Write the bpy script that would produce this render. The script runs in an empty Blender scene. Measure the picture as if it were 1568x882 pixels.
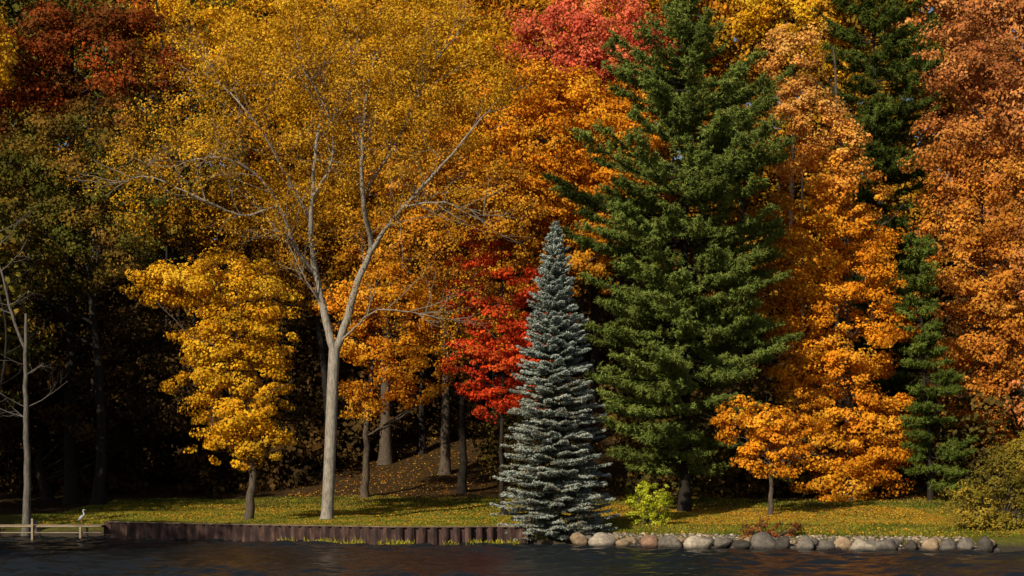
import bpy, math, numpy as np
from mathutils import Vector, Matrix
rng=np.random.default_rng(7)
sc=bpy.context.scene
COL=sc.collection
# ------------------------------------------------------------------ survey helpers
CAMH=5.0; F=2400.0; HX=784.0; HY=712.0
def P(px,py,d):            # survey: bearing/elevation measured in the photo + chosen distance
    return np.array([(px-HX)/F*d, d-100.0, CAMH+(HY-py)/F*d])
def sm(x,a,b):
    t=np.clip((x-a)/(b-a),0,1); return t*t*(3-2*t)
SX0=[-400,-60,-40,-28.2,-27.6,-27.4,-22,-16.3,-7.5,-3,-1,1,3.5,8.5,16,25.6,40,80,400]
SY0=[  30, 14,  9, 9.0,  9.0,  7.0, 4.2, 1.7,-1.6,-1.6,-1.0,-1.6,-3.2,-5.5,-7.7,-9.8,-12,-14,-20]
SX=[-400,-60,-48,-43,-39,-28.2,-27.6,-27.4,-22,-16.3,-7.5,-3,-1,1,3.5,8.5,16,25.6,40,80,400]   # invented point off to the left, carrying unseen shade-casting trees
SY=[ -80,-62,-46,-12,  9, 9.0,  9.0,  7.0, 4.2, 1.7,-1.6,-1.6,-1.0,-1.6,-3.2,-5.5,-7.7,-9.8,-12,-14,-20]
def S(x): return np.interp(x,SX,SY)
def topz(x,off):
    off=np.maximum(off+S(x)-np.interp(x,SX0,SY0),0)
    k=0.0016+0.0012*sm(x,-28,-12)
    t=np.maximum(off-17,0); t0=0.5/(2*k)
    tt=np.minimum(t,t0); h=k*tt*tt+np.clip(t-t0,0,70)*0.5
    h=np.minimum(h,45)
    return 1.05+0.012*np.clip(off,0,60)+h+0.05*np.sin(x*.7+off*.3)*sm(off,1,4)+0.06*np.sin(x*.23-off*.41)*sm(off,1,4)
def ground(x,y):
    off=y-S(x)
    w=np.maximum(sm(x,0.8,3.5),sm(-x,27.5,27.9))
    bank=np.interp(off,[-60,-12,-3,0,1.5,3.5,7],[-4,-2.5,-.8,-.05,.5,.8,1.1])
    bank=np.where(off>7,topz(x,off),np.minimum(bank,topz(x,off)))
    wall=np.where(off>=0,topz(x,off),np.interp(off,[-60,-12,0],[-4,-2.5,-1.2]))
    return wall*(1-w)+bank*w
# ------------------------------------------------------------------ materials
def mat(name):
    m=bpy.data.materials.new(name); m.use_nodes=True
    nt=m.node_tree; nt.nodes.clear()
    o=nt.nodes.new('ShaderNodeOutputMaterial')
    return m,nt,o
def leafmat(name,trans=.28):
    m,nt,o=mat(name); N=nt.nodes; L=nt.links
    a=N.new('ShaderNodeAttribute'); a.attribute_name='Col'
    p=N.new('ShaderNodeBsdfDiffuse'); L.new(a.outputs['Color'],p.inputs['Color'])
    if trans>0:
        t=N.new('ShaderNodeBsdfTranslucent'); mx=N.new('ShaderNodeMixShader'); mx.inputs[0].default_value=trans
        L.new(a.outputs['Color'],t.inputs['Color'])
        L.new(p.outputs[0],mx.inputs[1]); L.new(t.outputs[0],mx.inputs[2]); L.new(mx.outputs[0],o.inputs[0])
    else: L.new(p.outputs[0],o.inputs[0])
    return m
def noisemat(name,c1,c2,scale=(1,1,1),nscale=5,rough=.85,bump=.4,bdist=.03,detail=8,spec=.2,c3=None):
    m,nt,o=mat(name); N=nt.nodes; L=nt.links
    tc=N.new('ShaderNodeTexCoord'); mp=N.new('ShaderNodeMapping'); mp.inputs['Scale'].default_value=scale
    n=N.new('ShaderNodeTexNoise'); n.inputs['Scale'].default_value=nscale; n.inputs['Detail'].default_value=detail
    n.inputs['Roughness'].default_value=.65
    r=N.new('ShaderNodeValToRGB'); r.color_ramp.elements[0].position=.35; r.color_ramp.elements[1].position=.68
    r.color_ramp.elements[0].color=(*c1,1); r.color_ramp.elements[1].color=(*c2,1)
    if c3: e=r.color_ramp.elements.new(.52); e.color=(*c3,1)
    p=N.new('ShaderNodeBsdfPrincipled'); p.inputs['Roughness'].default_value=rough; p.inputs['Specular IOR Level'].default_value=spec
    b=N.new('ShaderNodeBump'); b.inputs['Strength'].default_value=bump; b.inputs['Distance'].default_value=bdist
    L.new(tc.outputs['Object'],mp.inputs[0]); L.new(mp.outputs[0],n.inputs['Vector']); L.new(n.outputs[0],r.inputs[0])
    L.new(r.outputs[0],p.inputs['Base Color']); L.new(n.outputs[0],b.inputs['Height']); L.new(b.outputs[0],p.inputs['Normal'])
    L.new(p.outputs[0],o.inputs[0]); return m
M_leaf=leafmat('autumn_leaf',.25); M_leafd=leafmat('distant_leaf',0); M_needle=leafmat('conifer_needle',0); M_grass=leafmat('grass_blade',0)
M_barkpale=noisemat('pale_bark',(.14,.12,.10),(.38,.34,.28),(3,3,.7),3,bump=.5)
M_twig=noisemat('twig_bark',(.11,.09,.07),(.26,.22,.17),(3,3,.7),3,bump=.3)
M_bark=noisemat('brown_bark',(.04,.03,.022),(.13,.10,.07),(3,3,.5),4,bump=.8)
M_barkdark=noisemat('dark_bark',(.012,.010,.008),(.035,.027,.02),(3,3,.5),4,bump=.8)
M_barkgrey=noisemat('grey_bark',(.06,.052,.045),(.17,.15,.13),(3,3,.5),4,bump=.7)
# ------------------------------------------------------------------ mesh helpers
def np_mesh(name,V,Q,m,col=None,smooth=False):
    me=bpy.data.meshes.new(name); V=np.asarray(V,np.float32); Q=np.asarray(Q,np.int32); n,k=Q.shape
    me.vertices.add(len(V)); me.vertices.foreach_set('co',V.ravel())
    me.loops.add(n*k); me.loops.foreach_set('vertex_index',Q.ravel())
    me.polygons.add(n); me.polygons.foreach_set('loop_start',np.arange(0,n*k,k,dtype=np.int32))
    if smooth: me.polygons.foreach_set('use_smooth',np.ones(n,bool))
    me.update(calc_edges=True)
    if col is not None:
        a=me.attributes.new('Col','FLOAT_COLOR','FACE')
        c=np.ones((n,4),np.float32); c[:,:3]=col; a.data.foreach_set('color',c.ravel())
    me.materials.append(m)
    ob=bpy.data.objects.new(name,me); COL.objects.link(ob); return ob
def empty(name,loc=(0,0,0)):
    e=bpy.data.objects.new(name,None); e.location=[float(v) for v in loc]; e.empty_display_size=.5; COL.objects.link(e); return e
def adopt(par,*obs):
    for o in obs:
        o.parent=par; o.matrix_parent_inverse=Matrix.Translation(-Vector(par.location))
def unit(v): return v/np.maximum(np.linalg.norm(v,axis=-1,keepdims=True),1e-9)
def leaf_quads(C,N,L,W,T=None,fold=.12):
    n=len(C); N=unit(N)
    if T is None: T=rng.normal(size=(n,3))
    T=unit(T-N*(T*N).sum(1,keepdims=True)); B=np.cross(N,T)
    L=np.broadcast_to(L,(n,))[:,None]; W=np.broadcast_to(W,(n,))[:,None]
    V=np.stack([C-T*L*.5, C+B*W*.5-T*L*.05+N*L*fold, C+T*L*.5-N*L*.08, C-B*W*.5-T*L*.05+N*L*fold],1).reshape(-1,3)
    Q=np.arange(4*n).reshape(n,4); return V,Q
class Tubes:
    def __init__(s): s.V=[];s.Q=[];s.n=0
    def add(s,path,rad,sides=7):
        path=np.asarray(path,float); rad=np.asarray(rad,float); k=len(path)
        t=unit(np.gradient(path,axis=0)); ref=np.array([.3,1.,.2]) if abs(t[0,2])>.7 else np.array([0,0,1.])
        a=unit(np.cross(t,ref)); b=np.cross(t,a)
        an=np.linspace(0,2*np.pi,sides,endpoint=False)
        R=path[:,None]+rad[:,None,None]*(np.cos(an)[None,:,None]*a[:,None]+np.sin(an)[None,:,None]*b[:,None])
        i=np.arange(k-1)[:,None]*sides; j=np.arange(sides)[None]; j2=(j+1)%sides
        Q=np.stack([i+j,i+j2,i+sides+j2,i+sides+j],-1).reshape(-1,4)+s.n
        s.V.append(R.reshape(-1,3)); s.Q.append(Q); s.n+=k*sides
    def obj(s,name,m): return np_mesh(name,np.concatenate(s.V),np.concatenate(s.Q),m,smooth=True)
def smoothpath(pts,n=4,jit=0.):
    pts=np.asarray(pts,float); k=len(pts); u=np.linspace(0,k-1,(k-1)*n+1); out=[]
    for x in u:
        i=min(int(x),k-2); f=x-i
        p0=pts[max(i-1,0)];p1=pts[i];p2=pts[i+1];p3=pts[min(i+2,k-1)]
        out.append(.5*((2*p1)+(-p0+p2)*f+(2*p0-5*p1+4*p2-p3)*f*f+(-p0+3*p1-3*p2+p3)*f**3))
    out=np.array(out)
    if jit: out[1:-1]+=rng.normal(size=out[1:-1].shape)*jit
    return out
def branch(T,p,d,L,r,depth,tips,up=.12,wob=.22,kids=4):
    n=6; pts=[p]; d=unit(np.asarray(d,float))
    for i in range(n):
        d=unit(d+rng.normal(size=3)*wob*.5+np.array([0,0,up])*.5); pts.append(pts[-1]+d*L/n)
    pts=np.array(pts); rr=r*np.linspace(1,.3,n+1); T.add(pts,rr,5 if r<.08 else 6)
    tips.append(pts[-1])
    if depth>0:
        for k in range(kids):
            i=rng.integers(2,n+1); dd=unit(pts[min(i,n)]-pts[i-1]); q=unit(dd+rng.normal(size=3)*.75)
            branch(T,pts[i],q,L*rng.uniform(.4,.7),rr[i]*.65,depth-1,tips,up,wob,kids)
# ------------------------------------------------------------------ foliage
def clump_cols(C,pal,pal2=None,z0=0,z1=1,var=.25):
    n=len(C); pal=np.array(pal,float)
    f=.5+.25*np.sin(C[:,0]*.9+C[:,2]*.5+1.3)+.25*np.sin(C[:,2]*1.1-C[:,1]*.7+C[:,0]*.3)
    f=np.clip(f*.6+rng.random(n)*.5-.05,0,.999)*(len(pal)-1); i=f.astype(int); i=np.clip(i,0,max(len(pal)-2,0)); g=(f-i)[:,None]
    c=pal[i]*(1-g)+pal[np.minimum(i+1,len(pal)-1)]*g
    if pal2 is not None:
        q=np.array(pal2,float); i2=np.clip((f/(max(len(pal)-1,1))*(len(q)-1)).astype(int),0,len(q)-2); c2=q[i2]*(1-g)+q[i2+1]*g
        w=sm(C[:,2]+rng.normal(size=n)*1.0,z0,z1)[:,None]; c=c*(1-w)+c2*w
    return c*(1+rng.uniform(-var,var,(n,1)))
def crown(blobs,pal,dens=.5,lpc=100,cr=.9,leaf=.25,front=False,pal2=None,z0=0,z1=1,flat=.55,inner=.25,loose=1.):
    """blobs: world (cx,cy,cz,rx,ry,rz)"""
    CC=[];DD=[]
    for (cx,cy,cz,rx,ry,rz) in blobs:
        ar=4*np.pi*((rx*ry)**1.6+(rx*rz)**1.6+(ry*rz)**1.6)**(1/1.6)/3**(1/1.6)
        n=max(4,int(ar*dens*(.55 if front else .95)))
        d=unit(rng.normal(size=(n,3)))
        if front: d[:,1]=-np.abs(d[:,1])*.9+.1
        else:
            d=d[~((d[:,1]>.15)&(rng.random(n)<.6))]; n=len(d)
        ph=rng.uniform(0,6,4)
        lump=1+.15*np.sin(d[:,0]*5+ph[0]+d[:,2]*3)+.14*np.sin(d[:,2]*6+ph[1]-d[:,1]*4)+.09*np.sin(d[:,0]*11+ph[2])
        r=np.where(rng.random(n)>inner,rng.uniform(.8,1.04,n),rng.uniform(.3,.8,n))*lump
        CC.append(np.array([cx,cy,cz])+d*r[:,None]*np.array([rx,ry,rz])); DD.append(d)
    C=np.concatenate(CC); D=np.concatenate(DD); n=len(C)
    col=clump_cols(C,pal,pal2,z0,z1)
    rr=cr*rng.uniform(.5,1.5,n)
    m=np.maximum(8,(lpc*(rr/cr)**1.6*rng.uniform(.6,1.3,n)).astype(int)); idx=np.repeat(np.arange(n),m); k=len(idx)
    o=rng.normal(size=(k,3)); o*=np.minimum(1,1.7/np.maximum(np.linalg.norm(o,axis=1,keepdims=True),.01))
    tilt=rng.normal(size=(n,2))*.22
    o=o*np.array([.52,.52,.52*flat]); o[:,2]+=o[:,0]*tilt[idx,0]+o[:,1]*tilt[idx,1]
    X=C[idx]+o*rr[idx,None]*loose
    Nn=D[idx]*.5+unit(o)*.6+np.array([0,0,.3])+rng.normal(size=(k,3))*.34
    sz=leaf*rng.uniform(.6,1.35,k)
    c=col[idx]*rng.uniform(.72,1.22,(k,1))*(1+rng.uniform(-.10,.10,(k,3)))
    V,Q=leaf_quads(X,Nn,sz,sz*.78)
    return V,Q,np.clip(c,0,.9),C
def W(blobs,d,ysq=.85):
    out=[]
    for b in blobs:
        px,py,rx,ry=b[:4]; dd=d+(b[4] if len(b)>4 else 0); p=P(px,py,dd); s=dd/F
        out.append((p[0],p[1],p[2],rx*s,ysq*.5*(rx+ry)*s,ry*s))
    return out
def dec_tree(name,bpx,d,blobs,pal,trunk_r=.35,bark=None,nl=26,low=.3,m=None,**kw):
    x=(bpx-HX)/F*d; y=d-100; g=float(ground(x,y)); base=np.array([x,y,g-.2])
    bl=W(blobs,d); V,Q,c,C=crown(bl,pal,**kw)
    cen=np.mean([b[:3] for b in bl],axis=0); zt=max(b[2]+b[5]*.5 for b in bl)
    tp=[base,base+np.array([rng.normal()*.2,0,(zt-g)*.25]),np.array([x*.7+cen[0]*.3,y*.7+cen[1]*.3,g+(zt-g)*.6]),np.array([cen[0],y*.5+cen[1]*.5,zt])]
    T=Tubes(); path=smoothpath(tp,6,.05); k=len(path); u=np.linspace(0,1,k)
    rad=trunk_r*(1-.82*u)*(1+.45*np.exp(-u*k/1.2)); T.add(path,rad,9)
    zs=path[:,2]
    for i in rng.choice(len(C),min(nl,len(C)),replace=False):
        e=C[i]; hd=np.linalg.norm(e[:2]-path[:,:2],axis=1); st=np.argmin(np.abs(zs-(e[2]-np.clip(hd*.7,.5,7))))
        st=int(np.clip(st,max(2,int(k*low*.6)),k-2)); s=path[st]; D=np.linalg.norm(e-s)
        if e[2]<s[2]-.5*np.linalg.norm(e[:2]-s[:2]) : continue
        mid=s*.5+e*.5+np.array([0,0,-.06*D])+rng.normal(size=3)*.3
        pp=smoothpath([s,mid,e],4,.06); r0=min(rad[st]*.5,.03+.013*D); T.add(pp,r0*np.linspace(1,.25,len(pp)),5)
        for _ in range(2):
            j=rng.integers(3,len(pp)); tips=[]
            branch(T,pp[j],unit(e-s)+rng.normal(size=3)*.7,1.8,r0*.4,0,tips)
    E=empty(name,(x,y,g)); a=T.obj('trunk_and_limbs',bark or M_bark); f=np_mesh('foliage',V,Q,m or M_leaf,c); adopt(E,a,f); return E
# ------------------------------------------------------------------ palettes
GOLD=[(.34,.20,.014),(.62,.31,.014),(.74,.41,.02),(.78,.47,.04)]
OCH=[(.40,.20,.014),(.56,.295,.018),(.66,.37,.03)]
AMB=[(.36,.15,.014),(.56,.24,.018),(.66,.32,.03)]
ORG=[(.58,.20,.014),(.74,.30,.018),(.78,.40,.035)]
PEACH=[(.56,.24,.05),(.70,.33,.07),(.74,.40,.10)]
RED=[(.42,.035,.012),(.70,.075,.018),(.78,.15,.035)]
PINK=[(.60,.10,.05),(.73,.15,.075),(.76,.26,.09)]
RUST=[(.30,.10,.03),(.46,.175,.05),(.56,.25,.075)]
DRED=[(.07,.05,.015),(.26,.06,.015),(.46,.10,.02)]
DKG=[(.07,.08,.014),(.13,.115,.02),(.30,.16,.025)]
DKB=[(.035,.024,.012),(.07,.042,.014),(.13,.065,.018)]  # dark browns with the deep shade of the woods interior put in
# ------------------------------------------------------------------ trees: hero
def hero():
    d=110.; x=(500-HX)/F*d; g=float(ground(x,10.)); T=Tubes(); tips=[]
    def L(pts,r0,r1,n=5,s=8):
        q=[P(t[0],t[1],d+(t[2] if len(t)>2 else 0)) for t in pts]
        pp=smoothpath(q,n,.03); T.add(pp,np.linspace(r0,r1,len(pp)),s); return pp
    base=P(500,797,d); base[2]=g-.2
    q=[base,P(502,770,d),P(506,680,d),P(509,600,d),P(512,535,d)]
    pp=smoothpath(q,5); u=np.linspace(0,1,len(pp)); T.add(pp,.43*(1+.6*np.exp(-u*14))*(1-.1*u),12)
    limbs=[]
    limbs.append(L([(512,540),(497,480),(484,420),(477,360,-1),(479,290,-2),(486,210,-3),(500,120,-2)],.33,.06))
    limbs.append(L([(512,540),(528,500),(548,430),(568,382),(558,320,-2),(554,250,-3),(560,160,-3),(575,80,0)],.32,.06))
    limbs.append(L([(566,390),(590,350,-1),(625,310,-2),(680,250,-3),(730,190,-3),(765,150,0)],.19,.02))
    limbs.append(L([(484,420),(455,385,-1),(425,310,-2),(385,262,-3),(330,240,-4),(265,255,-4)],.18,.02))
    limbs.append(L([(478,350),(450,290,-1),(400,200,-3),(350,140,-3),(310,110,2)],.13,.02))
    limbs.append(L([(480,300,-2),(510,240,-3),(500,170,-4),(460,100,-4)],.12,.02))
    limbs.append(L([(556,300),(600,230,-2),(640,150,-2),(670,90,0)],.12,.02))
    limbs.append(L([(520,525),(545,500,-1),(580,475,-2),(640,480,-2),(690,492,-2)],.08,.015))
    limbs.append(L([(497,470),(470,430,-1),(440,370,-2),(420,350,-2)],.08,.015))
    limbs.append(L([(425,315,-2),(370,330,-3),(300,300,-4),(220,270,-4),(160,300,-3)],.09,.015))
    limbs.append(L([(560,240),(530,180,-1),(540,110,-1),(530,50,0)],.09,.02))
    limbs.append(L([(620,315,-2),(680,310,-3),(740,330,-3)],.08,.015))
    T2=Tubes()
    for li,pp in enumerate(limbs):
        n=len(pp)
        for k in range(15):
            i=rng.integers(n//3 if li<2 else n//5,n); t=unit(pp[min(i+1,n-1)]-pp[i-1])
            branch(T2,pp[i],t*.8+rng.normal(size=3)*.65+np.array([0,0,.25]),rng.uniform(2.2,5.0),.045,2 if li<7 else 1,tips,up=.1,kids=3)
    a=T.obj('trunk_and_limbs',M_barkpale); a2=T2.obj('twigs',M_twig)
    bl=W([(490,140,190,120),(640,130,130,110),(350,190,130,90),(260,235,95,60),(570,250,120,80),(720,170,75,90),(215,300,60,45),(420,80,110,70),(450,280,90,60),(560,30,150,50),(740,110,55,70)],d)
    V,Q,c,_=crown(bl,OCH,dens=.30,lpc=90,cr=.95,leaf=.165,inner=.45,loose=1.1)
    tp=np.array(tips); tp=tp[rng.random(len(tp))<.7]
    idx=np.repeat(np.arange(len(tp)),22); X=tp[idx]+rng.normal(size=(len(idx),3))*.36
    cc=clump_cols(tp,OCH)[idx]*rng.uniform(.65,1.3,(len(idx),1))
    V2,Q2=leaf_quads(X,rng.normal(size=X.shape)+np.array([0,-.2,.6]),.16*rng.uniform(.7,1.3,len(X)),.12)
    f=np_mesh('foliage',np.concatenate([V,V2]),np.concatenate([Q,Q2+len(V)]),M_leaf,np.concatenate([c,cc]))
    E=empty('cottonwood_tree',(x,10,g)); adopt(E,a,a2,f)
hero()
# ------------------------------------------------------------------ other broadleaf trees
dec_tree('maple_tree',380,109,[(290,435,85,40),(385,450,58,55),(350,515,75,45),(325,575,52,44),(355,640,60,46),(412,510,45,45),(400,590,50,46),(240,440,38,24),(322,685,30,22),(400,670,45,34),(370,700,40,20)],
   GOLD,trunk_r=.33,dens=.74,lpc=110,cr=.85,leaf=.205,flat=.48)
dec_tree('maple_tree',558,133,[(590,455,75,42),(625,545,58,42),(560,610,38,32),(570,530,55,42),(655,480,40,32),(630,600,40,24),(545,470,45,40)],ORG,trunk_r=.36,dens=.5,lpc=95,cr=1.0,leaf=.24,flat=.45,bark=M_bark)
dec_tree('maple_tree',681,146,[(690,330,110,90),(610,385,85,70),(740,420,80,80),(690,490,70,55),(650,260,90,70),(770,330,60,70)],AMB,trunk_r=.5,dens=.42,lpc=90,cr=1.2,leaf=.27,flat=.45,bark=M_bark)
dec_tree('maple_tree',708,135,[(715,520,45,60),(700,440,50,50),(690,580,30,28)],[(.16,.06,.01),(.35,.12,.012)],trunk_r=.42,dens=.4,lpc=70,cr=1.0,leaf=.25,bark=M_barkdark)
dec_tree('maple_tree',645,156,[(640,380,80,70),(600,450,70,60),(620,560,60,50)],[(.16,.07,.01),(.35,.14,.012)],trunk_r=.5,dens=.4,lpc=70,cr=1.1,leaf=.28,bark=M_barkdark)
dec_tree('red_maple_tree',770,118,[(800,430,52,34),(765,495,60,44),(785,560,58,44),(748,608,44,26),(748,395,50,32),(720,460,40,36),(800,610,50,30),(722,540,38,38),(820,500,50,60)],RED,trunk_r=.22,dens=.58,lpc=90,cr=.8,leaf=.215,flat=.4,bark=M_barkdark)
dec_tree('maple_tree',850,150,[(850,220,115,80),(905,310,95,80),(810,320,85,70),(770,190,100,90),(840,150,100,45),(870,400,80,60),(950,220,70,80)],AMB,pal2=ORG,z0=20,z1=36,trunk_r=.6,dens=.45,lpc=90,cr=1.25,leaf=.28,flat=.42)
dec_tree('maple_tree',590,152,[(600,60,120,70),(710,85,85,65),(450,50,120,60),(540,150,110,70),(690,190,80,60)],AMB,pal2=GOLD,z0=30,z1=42,trunk_r=.6,dens=.42,lpc=80,cr=1.25,leaf=.3,flat=.45)
dec_tree('maple_tree',500,150,[(560,370,100,70),(470,410,80,70),(440,330,80,60),(520,300,100,60),(330,330,80,50),(260,350,60,40)],[(.18,.09,.01),(.38,.17,.012),(.52,.25,.015)],trunk_r=.5,dens=.4,lpc=75,cr=1.2,leaf=.29,bark=M_barkdark)
dec_tree('red_maple_tree',910,157,[(900,45,115,58),(835,80,60,45),(965,90,60,60),(890,95,90,40)],PINK,trunk_r=.5,dens=.5,lpc=95,cr=1.15,leaf=.28,bark=M_barkdark)
dec_tree('shade_oak_tree',110,138,[(70,60,75,65),(150,100,85,70),(50,140,70,60),(230,120,60,55),(190,40,70,40),(-20,150,60,60)],DRED,trunk_r=.6,dens=.45,lpc=80,cr=1.15,leaf=.29,bark=M_barkdark)
dec_tree('shade_oak_tree',150,134,[(150,230,100,80),(60,270,80,90),(110,370,110,80),(200,320,70,70),(0,380,70,80)],DKG,pal2=DRED,z0=28,z1=42,trunk_r=.55,dens=.45,lpc=80,cr=1.15,leaf=.28,bark=M_barkdark)
dec_tree('shade_oak_tree',75,142,[(60,500,100,80),(200,500,110,90),(150,610,130,70),(20,620,90,70),(300,600,90,80)],DKB,trunk_r=.5,dens=.35,lpc=75,cr=1.3,leaf=.34,bark=M_barkdark,m=M_leafd)
dec_tree('maple_tree',300,158,[(290,35,80,50),(240,70,60,40),(350,90,60,50),(-10,70,40,60,-25)],GOLD,trunk_r=.5,dens=.45,lpc=80,cr=1.2,leaf=.3,nl=12,bark=M_barkdark)
dec_tree('maple_tree',1215,172,[(1215,20,55,60),(1160,10,50,40),(1260,70,40,60)],GOLD,trunk_r=.5,dens=.5,lpc=85,cr=1.2,leaf=.32,bark=M_barkdark)
dec_tree('sugar_maple_tree',1300,124,[(1212,110,42,75),(1235,195,62,75),(1262,290,75,80),(1285,385,85,80),(1295,480,90,80),(1290,580,90,80),(1300,670,90,70),(1205,440,55,80),(1190,360,40,60),(1365,470,32,60),(1340,690,65,55),(1370,650,35,40),(1310,735,65,38),(1225,560,60,60),(1250,730,40,30)],
   ORG,pal2=PEACH,z0=23,z1=34,trunk_r=.4,dens=.54,lpc=105,cr=.95,leaf=.235,flat=.48)
dec_tree('maple_tree',1180,112,[(1160,645,60,36),(1195,685,45,42),(1120,640,36,24),(1215,655,35,30),(1155,700,30,30)],ORG,trunk_r=.22,dens=.8,lpc=90,cr=.7,leaf=.2,flat=.45)
dec_tree('shade_oak_tree',1500,128,[(1480,90,70,65),(1540,170,75,85),(1465,220,60,60),(1535,300,80,80),(1465,345,60,65),(1480,430,70,65),(1555,450,70,90),(1510,530,80,60),(1550,620,60,60),(1470,580,55,45),(1500,650,45,35),(1550,680,50,35)],
   [(.44,.155,.03),(.60,.24,.03),(.66,.31,.05)],pal2=RUST,z0=26,z1=36,trunk_r=.4,dens=.49,lpc=95,cr=1.05,leaf=.25,flat=.5,bark=M_barkdark)
dec_tree('shade_oak_tree',1640,122,[(1640,200,90,120),(1650,420,100,120),(1640,600,80,80)],RUST,trunk_r=.5,dens=.3,lpc=70,cr=1.2,leaf=.34,m=M_leafd)
# unseen oaks left of the view, added as shade casters along shore and point
for (X,Y,h,r) in [(-47,12,25,6),(-46,26,28,7),(-57,16,30,8),(-56,34,34,8),(-50,44,34,8),
                  (-58,-14,28,5.5),(-50,-31,28,4.),(-48.5,-38,30,4.),(-62,-2,30,7)]:
    d=Y+100; g=max(float(ground(X,Y)),.3)
    px=X*F/d+HX; s=F/d
    def py(z): return HY-(z-CAMH)/d*F
    dec_tree('shade_oak_tree',px,d,[(px,py(g+h*.76),r*s,h*.24*s),(px+r*.2*s,py(g+h*.5),r*s,h*.2*s),(px-r*.2*s,py(g+h*.28),r*.8*s,h*.13*s)],DKG,trunk_r=.5,dens=.28,lpc=44,cr=1.5,leaf=.5,nl=8,bark=M_barkdark,m=M_leafd)
# ------------------------------------------------------------------ distant woods on the hill
def merge(name,parts):
    V=[];Q=[];c=[];n=0
    for a,b,e in parts: V.append(a);Q.append(b+n);c.append(e);n+=len(a)
    return np_mesh(name,np.concatenate(V),np.concatenate(Q),M_leafd,np.concatenate(c))
def distant():
    parts=[]
    for layer in (0,1):
      for px in range(-260,1860,95):
        for py in range(-20,660,85):
            if py<60 and (700<px<750 or 1450<px<1500): continue
            lim=600 if px>440 else 700
            if py>lim: continue
            d=170+rng.uniform(0,18)+layer*24; bx=px+rng.uniform(-25,25)+layer*47
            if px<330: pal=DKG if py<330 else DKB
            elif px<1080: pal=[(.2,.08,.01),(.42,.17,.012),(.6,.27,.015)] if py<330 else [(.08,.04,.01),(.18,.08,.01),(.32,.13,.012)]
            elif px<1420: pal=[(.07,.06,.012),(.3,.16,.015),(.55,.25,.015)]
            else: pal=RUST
            if py>470: pal=DKB  # lower rows: forest-interior shade carried by the dark palette
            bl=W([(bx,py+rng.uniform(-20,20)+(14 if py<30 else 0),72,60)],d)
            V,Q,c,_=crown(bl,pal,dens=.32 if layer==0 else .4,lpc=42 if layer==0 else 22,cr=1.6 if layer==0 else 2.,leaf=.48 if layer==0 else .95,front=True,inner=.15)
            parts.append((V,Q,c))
    f=merge('foliage',parts)
    T=Tubes()
    for i in range(36):
        px=rng.uniform(-200,1750); d=rng.uniform(158,190); x=(px-HX)/F*d; g=float(ground(x,d-100))
        T.add(smoothpath([(x,d-100,g-.3),(x+rng.normal()*.4,d-100,g+9),(x+rng.normal()*1.2,d-100,g+24)],4),.3*np.linspace(1.1,.4,9),7)
    t=T.obj('trunks',M_barkdark); E=empty('distant_woods',(0,75,10)); adopt(E,f,t)
    parts=[]
    for k in range(160):
        x=rng.uniform(-75,75); o0=40 if x<-20 else (62 if x<-1 else 36); o0=o0 if not(-20<x<-14) else 50
        off=o0+rng.random()**1.5*22; y=float(np.interp(x,SX0,SY0))+off; g=float(ground(x,y)); r=rng.uniform(2.5,4.5); h=rng.uniform(1.5,4.5)
        for hh in (h*.5,h*1.6):
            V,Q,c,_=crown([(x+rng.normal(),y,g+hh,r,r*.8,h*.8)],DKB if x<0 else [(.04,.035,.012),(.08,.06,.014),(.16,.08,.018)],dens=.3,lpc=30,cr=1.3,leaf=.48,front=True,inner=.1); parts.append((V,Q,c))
    merge('understory_thicket',parts)  # thicket leaf colours are darkened to stand in for understory shade
distant()
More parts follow.
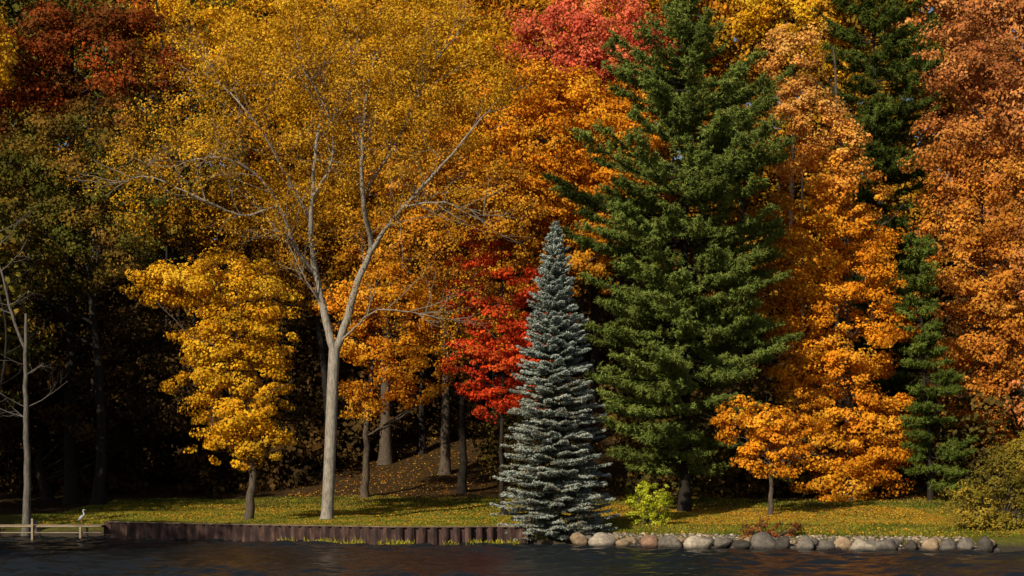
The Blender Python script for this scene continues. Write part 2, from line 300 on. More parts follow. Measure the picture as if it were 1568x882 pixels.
# ------------------------------------------------------------------ conifers
def needles(C,Tdir,L,Wd):
    N=rng.normal(size=C.shape)*.8+np.array([0,-.3,.7])
    return leaf_quads(C+unit(Tdir)*np.broadcast_to(L,(len(C),))[:,None]*.4,N,L,Wd,T=Tdir,fold=.02)
def pine(name,bpx,tpx,d,prof,pal,whorl=.85,per=5,dens=1.,bark=None,trunk_r=.5,nl=.34,mm=11):
    prof=np.array(prof,float); x=(bpx-HX)/F*d; y=d-100; g=float(ground(x,y)); s=d/F
    zt=CAMH+(HY-prof[0,0])*s; zb=CAMH+(HY-prof[-1,0])*s; tx=(tpx-HX)/F*d
    T=Tubes(); n=16; u=np.linspace(0,1,n); tr=np.stack([x+(tx-x)*u+.08*np.sin(u*9),np.full(n,y),g-.2+(zt-g)*u],1)
    T.add(tr,trunk_r*(1-.93*u)*(1+.4*np.exp(-u*25)),9)
    NC=[];ND=[];NT=[]
    z=zb
    zp=CAMH+(HY-prof[::-1,0])*s
    while z<zt-.4:
        for k in range(per+rng.integers(-1,2)):
            az=rng.uniform(0,2*np.pi)
            if np.sin(az)>.3 and rng.random()<.35: az=-az
            ca=np.cos(az)
            zz=z+rng.uniform(-.3,.3); fr=(zz-zb)/(zt-zb)
            cx=np.interp(zz,tr[:,2],tr[:,0])
            lx=cx-(np.interp(zz,zp,prof[::-1,1])-HX)*s; rx=(np.interp(zz,zp,prof[::-1,2])-HX)*s-cx
            R=(rx if ca>0 else lx); R=R*abs(ca)+.5*(lx+rx)*(1-abs(ca))
            R=max(.4,R*rng.choice([1.04,.9,.7,.45],p=[.38,.22,.2,.2])*rng.uniform(.88,1.1))
            el=np.interp(fr,[0,.5,.85,1],[-.14,.02,.28,.8])+rng.normal()*.07
            h=np.array([ca,np.sin(az),0.]); start=np.array([cx,y,zz-R*math.sin(el)*.9])
            uu=np.linspace(0,1,8)
            pp=start+h*(uu*R)[:,None]; pp[:,2]+=np.sin(el)*R*uu+.10*R*uu**3-.06*R*np.sin(uu*np.pi); pp[1:]+=rng.normal(size=(7,3))*.05
            T.add(pp,np.linspace(.02+.012*R,.015,8),5)
            lat=np.cross(h,[0,0,1.]); nb=int(4+R*2.3*dens)
            bc=rng.uniform(.7,1.35)
            for sgn in (-1,1):
                us=1-rng.uniform(0,1,nb)**1.25*.8
                for u1 in us:
                    p0=np.array([np.interp(u1,uu,pp[:,j]) for j in range(3)])
                    bd=unit(h*rng.uniform(.5,1.1)+lat*sgn*rng.uniform(.2,1.)+np.array([0,0,rng.uniform(.05,.45)]))
                    bl=min(.6+.18*R*(1.15-u1),1.5)*rng.uniform(.7,1.25)
                    nt=max(3,int(bl/.18)); q=np.linspace(.1,1,nt)[:,None]*bl*bd+p0+rng.normal(size=(nt,3))*.08
                    qi=np.repeat(q,mm,0)
                    NC.append(qi); NT.append(bd*.7+np.array([0,0,.35])+rng.normal(size=(len(qi),3))*.65)
                    ND.append(np.full(len(qi),bc*rng.uniform(.75,1.25)))
        z+=whorl*rng.uniform(.75,1.3)
    C=np.concatenate(NC);Td=np.concatenate(NT);b=np.concatenate(ND)
    pal=np.array(pal); t=np.clip(rng.random(len(C))*.6+.4*np.sin(C[:,0]*1.3+C[:,2]*1.7)**2,0,1)[:,None]
    col=(pal[0]*(1-t)+pal[1]*t)*b[:,None]
    V,Q=needles(C,Td,nl*rng.uniform(.7,1.2,len(C)),.06)
    f=np_mesh('needles',V,Q,M_needle,col); a=T.obj('trunk_and_branches',bark or M_barkdark)
    E=empty(name,(x,y,g)); adopt(E,a,f)
    print(name,len(C))
PG=[(.08,.12,.024),(.20,.235,.05)]
pine('white_pine_tree',1048,1052,118,[(-25,1045,1062),(40,1000,1115),(90,930,1180),(150,950,1205),(200,965,1215),(255,848,1200),(300,860,1215),(330,900,1225),(370,885,1190),(440,900,1180),(520,905,1195),(600,915,1180),(660,920,1120),(725,940,1110)],PG,whorl=.92,per=7,trunk_r=.42)
PD=[(.05,.075,.014),(.11,.14,.026)]
pine('white_pine_tree',1345,1335,138,[(-60,1320,1350),(0,1270,1400),(80,1262,1425),(180,1275,1435),(260,1290,1420),(330,1300,1410),(500,1300,1440),(700,1320,1430)],PD,whorl=1.0,per=6,trunk_r=.4,dens=.8,nl=.45,mm=9)
pine('white_pine_tree',1425,1405,122,[(340,1400,1412),(400,1380,1425),(500,1378,1425),(580,1385,1450),(650,1390,1512),(700,1390,1500),(745,1400,1480)],[(.06,.09,.016),(.14,.175,.03)],whorl=.95,per=5,trunk_r=.22,dens=.9,mm=10)
def spruce():
    d=99.5; x=(850-HX)/F*d; y=d-100; g=float(ground(x,y)); s=d/F
    zt=CAMH+(HY-340)*s; zb=g+.15; T=Tubes(); n=14; u=np.linspace(0,1,n)
    T.add(np.stack([x+0*u,y+0*u,g-.2+(zt-g)*u],1),.26*(1-.95*u)*(1+.3*np.exp(-u*20)),9)
    C=[];D=[];K=[];H=zt-zb; z=zb; 
    while z<zt-.15:
        f=(z-zb)/H
        Rm=np.interp(f,[0,.05,.2,.45,.7,.88,1],[3.2,3.75,3.4,2.65,1.75,.85,.06])
        nb=int(np.interp(f,[0,1],[20,7])); a0=rng.uniform(0,6)
        for k in range(nb):
            az=a0+k*2*np.pi/nb+rng.normal()*.15; R=Rm*rng.uniform(.66,1.14); h=np.array([np.cos(az),np.sin(az),0.]); lat=np.array([-h[1],h[0],0])
            el=np.interp(f,[0,.5,.85,1],[-.18,-.04,.30,1.0])+rng.normal()*.07
            zz=z+rng.normal()*.09
            uu=np.linspace(0,1,6); pp=np.array([x,y,zz])+h*(uu*R)[:,None]; pp[:,2]+=np.tan(el)*R*uu-.12*R*uu+.18*R*uu**2.4
            T.add(pp,np.linspace(.012+.008*R,.008,6),4)
            m=int(50+R*145); v=1-rng.random(m)**1.2*.85
            w=rng.uniform(-1,1,m)*np.minimum(.48,.12+.26*R*(1.12-v))
            q=np.stack([np.interp(v,uu,pp[:,j]) for j in range(3)],1)+lat*w[:,None]; q[:,2]+=-.2*np.abs(w)+rng.normal(size=m)*.03
            dr=h*.8+lat*(np.sign(w)*rng.uniform(.1,.9,m))[:,None]+np.array([0,0,.3])+rng.normal(size=(m,3))*.35
            C.append(q);D.append(dr);K.append(np.stack([v,np.full(m,f),np.full(m,rng.uniform(.7,1.2))],1))
        z+=np.interp(f,[0,1],[.50,.28])*rng.uniform(.8,1.2)
    C=np.concatenate(C);D=np.concatenate(D);K=np.concatenate(K); m=len(C)
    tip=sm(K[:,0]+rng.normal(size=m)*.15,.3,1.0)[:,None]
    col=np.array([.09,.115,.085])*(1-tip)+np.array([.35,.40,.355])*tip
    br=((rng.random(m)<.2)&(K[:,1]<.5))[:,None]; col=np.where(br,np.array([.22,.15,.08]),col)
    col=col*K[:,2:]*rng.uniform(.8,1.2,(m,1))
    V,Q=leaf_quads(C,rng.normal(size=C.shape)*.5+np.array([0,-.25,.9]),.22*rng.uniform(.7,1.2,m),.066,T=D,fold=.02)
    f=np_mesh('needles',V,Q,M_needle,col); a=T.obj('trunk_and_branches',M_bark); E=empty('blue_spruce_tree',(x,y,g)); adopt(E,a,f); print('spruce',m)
spruce()
# ------------------------------------------------------------------ bare trees on the left
def bare(name,bpx,d,limbs,m,kids=3,nb=7,r=.045):
    x=(bpx-HX)/F*d; g=float(ground(x,d-100)); T=Tubes(); tips=[]
    for j,(pts,r0,r1) in enumerate(limbs):
        q=[P(a,b,d) for a,b in pts]
        if j==0: q[0][2]=g-.2
        pp=smoothpath(q,5,.03); T.add(pp,np.linspace(r0,r1,len(pp))*(1+.4*np.exp(-np.arange(len(pp))/1.5)*(j==0)),8)
        for k in range(nb):
            i=rng.integers(len(pp)//3,len(pp)); branch(T,pp[i],np.array([rng.choice([-1,1]),rng.normal()*.6,.35]),rng.uniform(1.5,3.5),r,2,tips,kids=kids)
    E=empty(name,(x,d-100,g)); adopt(E,T.obj('trunk_and_limbs',m))
bare('bare_tree',40,109.5,[([(40,790),(42,720),(40,640),(39,560),(40,480)],.28,.10),([(40,540),(18,480),(2,415),(-12,360)],.12,.05)],M_barkgrey)
bare('bare_tree',-6,112,[([(-6,785),(-4,640),(10,520),(-6,430)],.14,.05)],M_barkdark)
# ------------------------------------------------------------------ shrubs
def shrub(name,px,d,blobs,pal,dens,lpc,cr,leaf,stems=14,bark=None):
    x=(px-HX)/F*d; y=d-100; g=float(ground(x,y)); bl=W(blobs,d,.9)
    V,Q,c,C=crown(bl,pal,dens=dens,lpc=lpc,cr=cr,leaf=leaf,inner=.5)
    T=Tubes()
    for i in rng.choice(len(C),min(stems*3,len(C)),replace=False):
        e=C[i]+unit(C[i]-np.array([x,y,g]))*.35
        e[2]=max(e[2],g+.35)
        b=np.array([x,y,g-.05])+np.array([rng.normal()*.25+(e[0]-x)*.3,rng.normal()*.2,0]); b[2]=float(ground(b[0],b[1]))-.05
        pp=smoothpath([b,b*.45+e*.55+np.array([0,0,.1]),e],3,.03); T.add(pp,np.linspace(.03,.008,len(pp)),4)
    E=empty(name,(x,y,g)); adopt(E,T.obj('stems',bark or M_bark),np_mesh('foliage',V,Q,M_leaf,c))
shrub('forsythia_shrub',994,101.5,[(994,775,28,24),(985,750,17,14),(1012,762,15,22),(974,785,14,16),(1002,795,22,13),(1024,760,7,13),(967,765,9,13)],[(.30,.33,.02),(.54,.56,.04),(.66,.62,.05)],3.6,52,.28,.12)
shrub('dogwood_shrub',1175,94.8,[(1175,812,36,14),(1145,816,18,11),(1208,813,18,12)],[(.14,.045,.02),(.30,.10,.03),(.34,.18,.05)],3,40,.25,.12,40)
shrub('willow_shrub',1520,96,[(1515,765,58,46),(1560,725,50,50),(1490,800,42,30),(1545,812,50,30),(1585,780,40,50),(1530,705,32,24),(1480,760,26,22),(1565,680,26,20)],[(.12,.10,.014),(.25,.19,.025),(.38,.26,.035)],2.0,62,.5,.14,50)
# ------------------------------------------------------------------ ground
def build_ground():
    xs=np.unique(np.concatenate([np.linspace(-600,-60,28),np.arange(-60,60.1,.6),np.linspace(60,600,28),[-28.2,-27.9,-27.6,-27.4]]))
    offs=np.concatenate([[-600,-300,-150,-80,-40,-20,-10,-5,-3,-2,-1.2,-.6,-.25,-.02,0.0],np.arange(.25,8,.35),np.arange(8,30,.7),np.arange(30,190,2.5),np.arange(190,800,30)])
    X,O=np.meshgrid(xs,offs); Y=S(X)+O
    Z=ground(X,Y+1e-6); Z=Z+(sm(O,.5,3)*rng.normal(size=Z.shape)*.02)
    nx=len(xs); i=np.arange(len(offs)-1)[:,None]*nx+np.arange(nx-1)[None]
    Q=np.stack([i,i+1,i+nx+1,i+nx],-1).reshape(-1,4)
    m,nt,o=mat('lawn_and_leaf_litter'); N=nt.nodes; L=nt.links
    geo=N.new('ShaderNodeNewGeometry'); sep=N.new('ShaderNodeSeparateXYZ'); L.new(geo.outputs['Position'],sep.inputs[0])
    def noise(sc,det=8):
        n=N.new('ShaderNodeTexNoise'); n.inputs['Scale'].default_value=sc; n.inputs['Detail'].default_value=det; n.inputs['Roughness'].default_value=.65; L.new(geo.outputs['Position'],n.inputs['Vector']); return n
    def ramp(inp,els):
        r=N.new('ShaderNodeValToRGB'); cr=r.color_ramp
        cr.elements[0].position=els[0][0]; cr.elements[0].color=(*els[0][1],1); cr.elements[1].position=els[-1][0]; cr.elements[1].color=(*els[-1][1],1)
        for p,c in els[1:-1]: e=cr.elements.new(p); e.color=(*c,1)
        L.new(inp,r.inputs[0]); return r
    n1=noise(4); n2=noise(.35,5); n3=noise(2.2,10)
    grass=ramp(n1.outputs[0],[(.3,(.05,.06,.010)),(.5,(.11,.115,.016)),(.7,(.22,.17,.025))])
    litter=ramp(n3.outputs[0],[(.3,(.018,.012,.006)),(.5,(.045,.026,.009)),(.7,(.11,.055,.015))])
    mr=N.new('ShaderNodeMapRange'); mr.inputs['From Min'].default_value=10; mr.inputs['From Max'].default_value=40; L.new(sep.outputs['Y'],mr.inputs['Value'])
    ad=N.new('ShaderNodeMath'); ad.operation='ADD'; L.new(mr.outputs[0],ad.inputs[0]); L.new(n2.outputs[0],ad.inputs[1])
    r2=ramp(ad.outputs[0],[(.5,(0,0,0)),(.95,(1,1,1))])
    mx=N.new('ShaderNodeMix'); mx.data_type='RGBA'; L.new(r2.outputs[0],mx.inputs['Factor']); L.new(grass.outputs[0],mx.inputs['A']); L.new(litter.outputs[0],mx.inputs['B'])
    mz=N.new('ShaderNodeMapRange'); mz.inputs['From Min'].default_value=.25; mz.inputs['From Max'].default_value=.55; L.new(sep.outputs['Z'],mz.inputs['Value'])
    mx2=N.new('ShaderNodeMix'); mx2.data_type='RGBA'; L.new(mz.outputs[0],mx2.inputs['Factor']); mx2.inputs['A'].default_value=(.05,.04,.028,1); L.new(mx.outputs['Result'],mx2.inputs['B'])
    p=N.new('ShaderNodeBsdfPrincipled'); p.inputs['Roughness'].default_value=.95; p.inputs['Specular IOR Level'].default_value=.1
    b=N.new('ShaderNodeBump'); b.inputs['Strength'].default_value=.8; b.inputs['Distance'].default_value=.12; L.new(n1.outputs[0],b.inputs['Height'])
    L.new(mx2.outputs['Result'],p.inputs['Base Color']); L.new(b.outputs[0],p.inputs['Normal']); L.new(p.outputs[0],o.inputs[0])
    np_mesh('ground',np.stack([X,Y,Z],-1).reshape(-1,3),Q,m,smooth=True)
build_ground()
def scatter_pts(n,x0,x1,o0,o1,pw=1.):
    x=rng.uniform(x0,x1,n); o=o0+(o1-o0)*rng.random(n)**pw; y=S(x)+o; return np.stack([x,y,ground(x,y)],1)
C=scatter_pts(170000,-36,36,.1,34,1.3); k=(ground(C[:,0],C[:,1])>.7); C=C[k]; n=len(C)
pat=.5+.5*np.sin(C[:,0]*.8+np.sin(C[:,1]*.9)*2)
col=(np.array([.10,.13,.015])*(1-pat[:,None]*.7)+np.array([.27,.22,.03])*pat[:,None]*.7)*rng.uniform(.6,1.4,(n,1))
up=np.array([0,0,1.])+rng.normal(size=(n,3))*.35
V,Q=leaf_quads(C+up*.05,rng.normal(size=(n,3))*np.array([1,1,.1]),.16*rng.uniform(.6,1.3,n),.045,T=up); np_mesh('lawn_grass',V,Q,M_grass,col)
C=np.concatenate([scatter_pts(40000,-34,34,.6,28),scatter_pts(20000,-20,34,14,66),scatter_pts(36000,4,30,8,28)])
cl=.5+.5*np.sin(C[:,0]*.5+1.7*np.sin(C[:,1]*.45)); C=C[(C[:,2]>.7)&(rng.random(len(C))<.3+.7*cl)]; n=len(C); C[:,2]+=.06
col=np.array([(.56,.26,.02),(.56,.33,.03),(.38,.14,.02),(.22,.11,.03)])[rng.integers(0,4,n)]*rng.uniform(.6,1.2,(n,1))
V,Q=leaf_quads(C,np.array([0,-.2,1.])+rng.normal(size=(n,3))*.35,.16*rng.uniform(.6,1.2,n),.12); np_mesh('fallen_leaves',V,Q,M_leafd,col)
pts=[]
for px,w,k in [(435,14,60),(470,10,40),(487,12,70),(505,16,90),(540,22,80),(600,22,110),(622,14,60),(690,10,30),(735,18,130),(760,14,110),(785,12,80),(1385,8,40)]:
    x0=(px-HX)/F*98.5; k=int(k*1.4); x=x0+rng.normal(size=k)*w/24*.45; y=S(x)-.62+rng.normal(size=len(x))*.1
    if px>800: y=S(x)+.3
    pts.append(np.stack([x,y,np.full(len(x),.0)],1))
C=np.concatenate(pts); n=len(C); L=rng.uniform(.12,.42,n); up=np.array([0,0,1.])+rng.normal(size=(n,3))*.5
V,Q=leaf_quads(C+up*(L*.4)[:,None],rng.normal(size=(n,3))*np.array([1,1,.2]),L,.05,T=up)
np_mesh('waterside_weeds',V,Q,M_grass,np.array([.28,.25,.03])*rng.uniform(.5,1.5,(n,1)))
# ------------------------------------------------------------------ sheet-pile seawall
def seawall():
    M=noisemat('rusted_steel',(.024,.016,.015),(.12,.065,.048),(1,1,.35),3,rough=.7,bump=.5,c3=(.055,.03,.026))
    MC=noisemat('weathered_cap',(.07,.05,.035),(.24,.17,.11),(1,1,1),4,rough=.8,bump=.4)
    xs=np.linspace(-27.45,1.2,400); pl=np.stack([xs,S(xs)],1)
    ret=np.stack([np.full(12,-27.5),np.linspace(10.5,7.1,12)],1); pl=np.concatenate([ret,pl])
    seg=np.r_[0,np.cumsum(np.linalg.norm(np.diff(pl,axis=0),axis=1))]; Lt=seg[-1]
    per=.72; prof=[(0,0),(.26,0),(.34,.34),(.62,.34)]; pts=[]
    k=0
    while k*per<Lt:
        for a,b in prof: pts.append((k*per+a,b))
        k+=1
    pts=np.array([p for p in pts if p[0]<Lt]); cx=np.interp(pts[:,0],seg,pl[:,0]); cy=np.interp(pts[:,0],seg,pl[:,1])
    e=.3; tx=np.interp(pts[:,0]+e,seg,pl[:,0])-np.interp(pts[:,0]-e,seg,pl[:,0]); ty=np.interp(pts[:,0]+e,seg,pl[:,1])-np.interp(pts[:,0]-e,seg,pl[:,1])
    nn=np.hypot(tx,ty); nx,ny=ty/nn,-tx/nn
    ox=cx+nx*(.10+pts[:,1]); oy=cy+ny*(.10+pts[:,1]); n=len(ox)
    zs=[-1.3,.2,1.08]; V=np.concatenate([np.stack([ox,oy,np.full(n,z)],1) for z in zs])
    i=np.arange(n-1); Q=np.concatenate([np.stack([i+r*n,i+1+r*n,i+1+(r+1)*n,i+(r+1)*n],1) for r in range(2)])
    w=np_mesh('sheet_piles',V,Q,M)
    s2=np.linspace(0,Lt-.01,160); cx=np.interp(s2,seg,pl[:,0]); cy=np.interp(s2,seg,pl[:,1]); tx=np.gradient(cx); ty=np.gradient(cy); nn=np.hypot(tx,ty); nx,ny=ty/nn,-tx/nn
    sec=[(-.12,1.083),(.30,1.083),(.30,1.15),(.28,1.17),(-.12,1.17)]
    V=np.concatenate([np.stack([cx+nx*a,cy+ny*a,np.full(len(cx),z)],1) for a,z in sec]); m=len(cx); i=np.arange(m-1); K=len(sec)
    Q=np.concatenate([np.stack([i+r*m,i+1+r*m,i+1+((r+1)%K)*m,i+((r+1)%K)*m],1) for r in range(K)])
    c=np_mesh('cap_beam',V,Q,MC)
    E=empty('seawall',(-12,2,0)); adopt(E,w,c)
seawall()
# ------------------------------------------------------------------ boulders + gravel
def ico(sub=3):
    import bmesh
    bm=bmesh.new(); bmesh.ops.create_icosphere(bm,subdivisions=sub,radius=1); V=np.array([v.co[:] for v in bm.verts]); Fc=np.array([[v.index for v in f.verts] for f in bm.faces]); bm.free(); return V,Fc
def rockmat():
    m,nt,o=mat('boulder_stone'); N=nt.nodes; L=nt.links
    a=N.new('ShaderNodeAttribute'); a.attribute_name='Col'; g=N.new('ShaderNodeNewGeometry')
    n=N.new('ShaderNodeTexNoise'); n.inputs['Scale'].default_value=5; n.inputs['Detail'].default_value=10; n.inputs['Roughness'].default_value=.7; L.new(g.outputs['Position'],n.inputs['Vector'])
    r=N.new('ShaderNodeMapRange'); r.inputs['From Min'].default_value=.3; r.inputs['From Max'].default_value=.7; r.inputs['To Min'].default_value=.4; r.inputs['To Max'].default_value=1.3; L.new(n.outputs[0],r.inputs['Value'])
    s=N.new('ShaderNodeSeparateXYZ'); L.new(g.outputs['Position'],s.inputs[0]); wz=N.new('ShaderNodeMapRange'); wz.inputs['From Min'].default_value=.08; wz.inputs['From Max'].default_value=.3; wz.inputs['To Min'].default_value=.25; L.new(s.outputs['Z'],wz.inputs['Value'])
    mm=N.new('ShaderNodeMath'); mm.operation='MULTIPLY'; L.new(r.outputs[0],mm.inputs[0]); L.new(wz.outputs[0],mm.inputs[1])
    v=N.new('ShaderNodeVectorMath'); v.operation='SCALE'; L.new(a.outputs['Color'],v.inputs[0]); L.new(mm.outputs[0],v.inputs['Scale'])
    p=N.new('ShaderNodeBsdfPrincipled'); p.inputs['Roughness'].default_value=.85; p.inputs['Specular IOR Level'].default_value=.2; b=N.new('ShaderNodeBump'); b.inputs['Strength'].default_value=.8; b.inputs['Distance'].default_value=.08
    L.new(v.outputs[0],p.inputs['Base Color']); L.new(n.outputs[0],b.inputs['Height']); L.new(b.outputs[0],p.inputs['Normal']); L.new(p.outputs[0],o.inputs[0]); return m
M_rock=rockmat()
def rocks(name,items,sub):
    V0,F0=ico(sub); VV=[];QQ=[];CC=[];n=0
    for (x,y,z,rx,ry,rz,c) in items:
        V=V0.copy()
        for _ in range(9):
            d=unit(rng.normal(size=3)); t=rng.uniform(.5,.88); s=V@d; V=V-np.maximum(s-t,0)[:,None]*d*.9
        ph=rng.uniform(0,6,3); V=V*(1+.05*np.sin(V[:,:1]*4+ph[0])+.05*np.sin(V[:,1:2]*5+ph[1])+.04*np.sin(V[:,2:]*7+ph[2]))
        a=rng.normal()*.3; R=np.array([[math.cos(a),-math.sin(a),0],[math.sin(a),math.cos(a),0],[0,0,1]])
        V=(V*np.array([rx,ry,rz]))@R.T+np.array([x,y,z]); VV.append(V);QQ.append(F0+n);CC.append(np.tile(c,(len(F0),1)));n+=len(V)
    return np_mesh(name,np.concatenate(VV),np.concatenate(QQ),M_rock,np.concatenate(CC),smooth=sub>1)
TAN=(.34,.24,.15);LT=(.46,.39,.30);GR=(.18,.155,.13);PK=(.36,.21,.14);DK=(.07,.06,.05)
it=[]
for px,w,c in [(888,28,TAN),(922,36,LT),(955,28,TAN),(993,32,PK),(1029,36,GR),(1070,44,LT),(1105,28,GR),(1135,28,DK),(1170,34,GR),(1200,24,DK),(1235,36,GR),(1264,26,GR),(1292,26,TAN),(1322,40,LT),(1358,34,GR),(1397,24,DK),(1425,26,TAN),(1450,26,GR),(1480,26,GR),(1510,26,DK)]:
    d=94.5; x=(px-HX)/F*d
    for _ in range(2): d=100+float(S(x))-.1; x=(px-HX)/F*d
    rx=w*d/F/2*rng.uniform(1.05,1.3); it.append((x,d-100+rng.uniform(-.2,.3),.24+rng.uniform(-.15,.1),rx,rx*.8,rng.uniform(.44,.70)+.18*(w>33),np.array(c)*rng.uniform(.8,1.1)))
    if rng.random()<.8: it.append((x+rx,d-100-.35,.05,rng.uniform(.2,.35),.25,.2,np.array(GR)*rng.uniform(.4,1)))
    if rng.random()<.8: it.append((x+rx*.8,d-100+.8,.42,rng.uniform(.3,.5),.35,.28,np.array([TAN,GR][rng.integers(2)])*rng.uniform(.5,1)))
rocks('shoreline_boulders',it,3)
it=[]
x=rng.uniform(3.2,27,1900); o=rng.uniform(.2,2.9,1900); y=S(x)+o; z=ground(x,y)
for i in range(len(x)):
    r=rng.uniform(.05,.14); it.append((x[i],y[i],z[i]+r*.2,r*1.2,r,r*.7,np.array([LT,TAN,GR][rng.integers(3)])*rng.uniform(.6,1.2)))
rocks('gravel_bank',it,1)
# ------------------------------------------------------------------ dock
def box(name,a,b,m,bev=.012):
    import bmesh
    me=bpy.data.meshes.new(name); bm=bmesh.new(); bmesh.ops.create_cube(bm,size=1)
    for v in bm.verts: v.co=Vector([(a[i]+b[i])/2+v.co[i]*(b[i]-a[i]) for i in range(3)])
    bmesh.ops.bevel(bm,geom=bm.edges[:],offset=bev,segments=1,affect='EDGES'); bm.to_mesh(me); bm.free(); me.materials.append(m)
    o=bpy.data.objects.new(name,me); COL.objects.link(o); return o
M_wood=noisemat('weathered_wood',(.20,.15,.10),(.42,.33,.22),(.6,6,6),3,bump=.5)
E=empty('wooden_dock',(-33,6.6,.9)); ob=[]
x=-38.6
i=0
while x<-27.75:
    ob.append(box('deck_plank_%d'%i,(x,6.0,.885+.006*rng.random()),(x+.19,7.3,.93+.006*rng.random()),M_wood,.006)); x+=.205; i+=1
ob.append(box('front_stringer',(-38.6,5.93,.80),(-27.75,5.99,.88),M_wood)); ob.append(box('rear_stringer',(-38.6,7.31,.72),(-27.75,7.37,.88),M_wood))
ob.append(box('lower_rail',(-38.6,5.86,.40),(-27.75,5.92,.46),M_wood))
for j,xx in enumerate([-38.2,-35.2,-32.45,-29.2]):
    ob.append(box('post_%d'%j,(xx,5.72,-1.4),(xx+.14,5.855,1.38 if j==2 else .80),M_wood)); ob.append(box('rear_post_%d'%j,(xx,7.38,-1.4),(xx+.14,7.54,.86),M_wood))
adopt(E,*ob)
# ------------------------------------------------------------------ stump
T=Tubes(); sx=(53-HX)/F*110; sg=float(ground(sx,10)); T.add([(sx,10,sg-.1),(sx,10,sg+.1),(sx,10,sg+.45),(sx+.02,10,sg+.85),(sx+.02,10,sg+.86)],[.36,.27,.22,.21,.001],12); T.obj('tree_stump',M_barkgrey)
# ------------------------------------------------------------------ heron (skin-modifier figure)
def skin_obj(name,pts,edges,rad,m,sub=2,root=0):
    me=bpy.data.meshes.new(name); me.from_pydata([tuple(p) for p in pts],edges,[]); o=bpy.data.objects.new(name,me); COL.objects.link(o)
    s=o.modifiers.new('Skin','SKIN'); s.use_smooth_shade=True
    for i,r in enumerate(rad):
        v=me.skin_vertices[0].data[i]; v.radius=(r,r) if np.isscalar(r) else r; v.use_root=(i==root)
    u=o.modifiers.new('Sub','SUBSURF'); u.levels=sub; u.render_levels=sub; me.materials.append(m); return o
def simple(name,c,r=.7):
    return noisemat(name,tuple(np.array(c)*.75),tuple(np.array(c)*1.15),(1,1,1),30,rough=r,bump=.3,bdist=.004)
def heron():
    hx=(126-HX)/F*106.6; hy=6.6; hz=.94; M1=simple('heron_grey_plumage',(.34,.37,.41)); M2=simple('heron_white_plumage',(.7,.7,.68)); M3=simple('heron_bill',(.45,.3,.08)); M4=simple('heron_leg',(.09,.08,.06)); M5=simple('heron_dark_plumage',(.04,.045,.06))
    E=empty('great_blue_heron',(hx,hy,hz)); Z=lambda a,b,c:(hx+a,hy+b,hz+c)
    body=skin_obj('body',[Z(-.25,0,.34),Z(-.16,0,.41),Z(-.05,0,.50),Z(.05,0,.59),Z(.09,0,.65)],[(0,1),(1,2),(2,3),(3,4)],[.03,.09,.13,.10,.06],M1,2,2)
    neck=skin_obj('neck',[Z(.06,0,.60),Z(.12,0,.69),Z(.12,0,.77),Z(.07,0,.85),Z(.05,0,.93),Z(.08,0,1.0),Z(.13,0,1.02),Z(.18,0,1.01)],[(i,i+1) for i in range(7)],[.065,.05,.042,.036,.034,.042,.042,.02],M2,2,0)
    bill=skin_obj('bill',[Z(.17,0,1.01),Z(.24,0,1.0),Z(.33,0,.985)],[(0,1),(1,2)],[.018,.013,.004],M3,1,0)
    crest=skin_obj('crest',[Z(.12,0,1.045),Z(.05,0,1.04),Z(-.05,0,.99)],[(0,1),(1,2)],[.014,.012,.004],M5,1,0)
    parts=[body,neck,bill,crest]
    for s,n in ((-1,'left'),(1,'right')):
        f=.03*s
        parts.append(skin_obj(n+'_wing',[Z(.05,.09*s,.56),Z(-.06,.115*s,.49),Z(-.19,.08*s,.39),Z(-.31,.02*s,.29)],[(0,1),(1,2),(2,3)],[(.02,.06),(.025,.085),(.02,.055),.012],M1,2,1))
        parts.append(skin_obj(n+'_leg',[Z(-.03,.05*s,.44),Z(-.02+f,.05*s,.33),Z(-.05+f,.05*s,.21),Z(-.02+f,.05*s,.012),Z(.06+f,.05*s,.006),Z(.04+f,.05*s+.05,.006),Z(.04+f,.05*s-.05,.006),Z(-.07+f,.05*s,.006)],[(0,1),(1,2),(2,3),(3,4),(3,5),(3,6),(3,7)],[.034,.017,.015,.012,.006,.006,.006,.006],M4,1,0))
        V,Fc=ico(2); V=V*.009+np.array(Z(.145,.037*s,1.025)); parts.append(np_mesh(n+'_eye',V,Fc,M3,smooth=True))
    adopt(E,*parts)
heron()
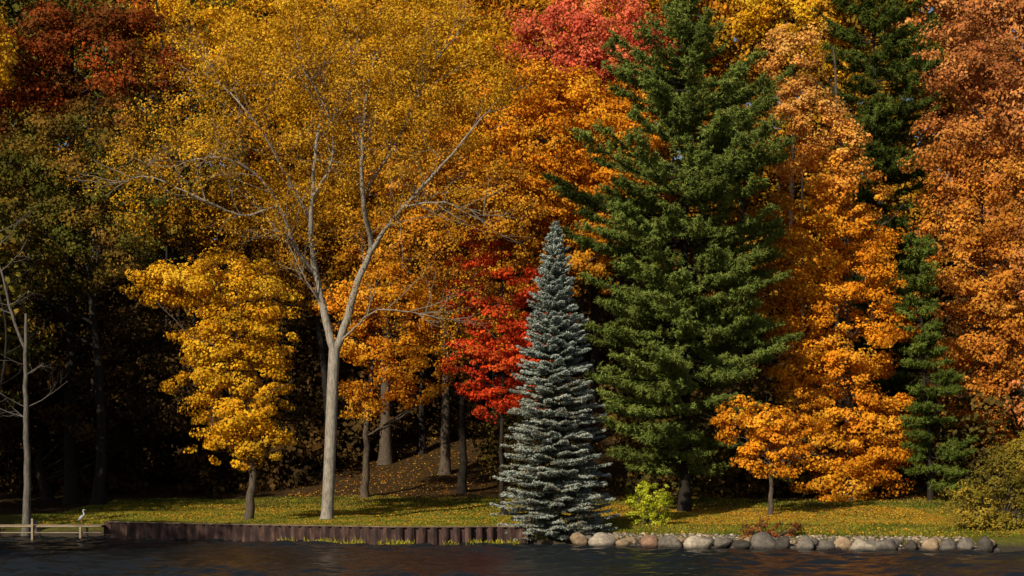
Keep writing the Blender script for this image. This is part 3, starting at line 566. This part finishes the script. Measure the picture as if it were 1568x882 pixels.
# ------------------------------------------------------------------ water
def water():
    xs=np.concatenate([np.linspace(-900,-48,14),np.arange(-46,46.01,.2),np.linspace(48,900,14)])
    ys=np.concatenate([np.linspace(-900,-42,20),np.arange(-41,11.01,.11),[13,20,40]])
    X,Y=np.meshgrid(xs,ys); Z=np.zeros_like(X)
    for k in range(36):
        wl=rng.uniform(.7,3.4); a=-math.pi/2+rng.normal()*.55; kx,ky=math.cos(a)*2*math.pi/wl,math.sin(a)*2*math.pi/wl
        Z+=.0135*wl**.9*np.sin(kx*X+ky*Y+rng.uniform(0,6)+1.2*np.sin(X*.25*rng.random()+Y*.3*rng.random()+rng.uniform(0,6)))
    Z*=(.65+.35*np.sin(X*.13+Y*.21)*np.sin(X*.05-1))*sm(X,-46,-40)*sm(-X,-46,-40)*sm(Y,-41,-36)
    nx=len(xs); i=np.arange(len(ys)-1)[:,None]*nx+np.arange(nx-1)[None]; Q=np.stack([i,i+1,i+nx+1,i+nx],-1).reshape(-1,4)
    m,nt,o=mat('lake_water'); N=nt.nodes; L=nt.links
    g=N.new('ShaderNodeNewGeometry'); mp=N.new('ShaderNodeMapping'); mp.inputs['Scale'].default_value=(1,1.6,1); L.new(g.outputs['Position'],mp.inputs[0])
    n=N.new('ShaderNodeTexNoise'); n.inputs['Scale'].default_value=2.2; n.inputs['Detail'].default_value=5; n.inputs['Roughness'].default_value=.6; L.new(mp.outputs[0],n.inputs['Vector'])
    b=N.new('ShaderNodeBump'); b.inputs['Strength'].default_value=.6; b.inputs['Distance'].default_value=.12; L.new(n.outputs[0],b.inputs['Height'])
    p=N.new('ShaderNodeBsdfPrincipled'); p.inputs['Base Color'].default_value=(.010,.013,.016,1); p.inputs['Roughness'].default_value=.05; p.inputs['IOR'].default_value=1.33
    L.new(b.outputs[0],p.inputs['Normal']); L.new(p.outputs[0],o.inputs[0])
    np_mesh('lake_water',np.stack([X,Y,Z],-1).reshape(-1,3),Q,m,smooth=True)
water()
# ------------------------------------------------------------------ light, sky, camera
sd=np.array([-.56,-.83,0]); el=math.radians(30); sd=np.array([sd[0]*math.cos(el),sd[1]*math.cos(el),math.sin(el)])
sl=bpy.data.lights.new('sun','SUN'); sl.energy=5.0; sl.angle=math.radians(.5); sl.color=(1,.88,.68)
so=bpy.data.objects.new('sun',sl); COL.objects.link(so); so.rotation_euler=Vector(-sd).to_track_quat('-Z','Y').to_euler(); so.location=(-60,-60,80)
w=bpy.data.worlds.new('World'); sc.world=w; w.use_nodes=True; nt=w.node_tree; nt.nodes.clear()
sk=nt.nodes.new('ShaderNodeTexSky'); sk.sky_type='NISHITA'; sk.sun_disc=False; sk.sun_elevation=el; sk.sun_rotation=math.atan2(sd[0],sd[1])
bg=nt.nodes.new('ShaderNodeBackground'); bg.inputs[1].default_value=.065; oo=nt.nodes.new('ShaderNodeOutputWorld')
nt.links.new(sk.outputs[0],bg.inputs[0]); nt.links.new(bg.outputs[0],oo.inputs[0])
cd=bpy.data.cameras.new('camera'); cd.sensor_width=36; cd.lens=36*F/1568; cd.shift_y=(HY-441)/1568; cd.clip_end=3000; cd.clip_start=.5
co=bpy.data.objects.new('camera',cd); COL.objects.link(co); co.location=(0,-100,CAMH); co.rotation_euler=(math.pi/2,0,0); sc.camera=co
sc.view_settings.view_transform='Standard'; sc.view_settings.look='None'; sc.view_settings.exposure=0
print('faces',sum(len(o.data.polygons) for o in bpy.data.objects if o.type=='MESH'))
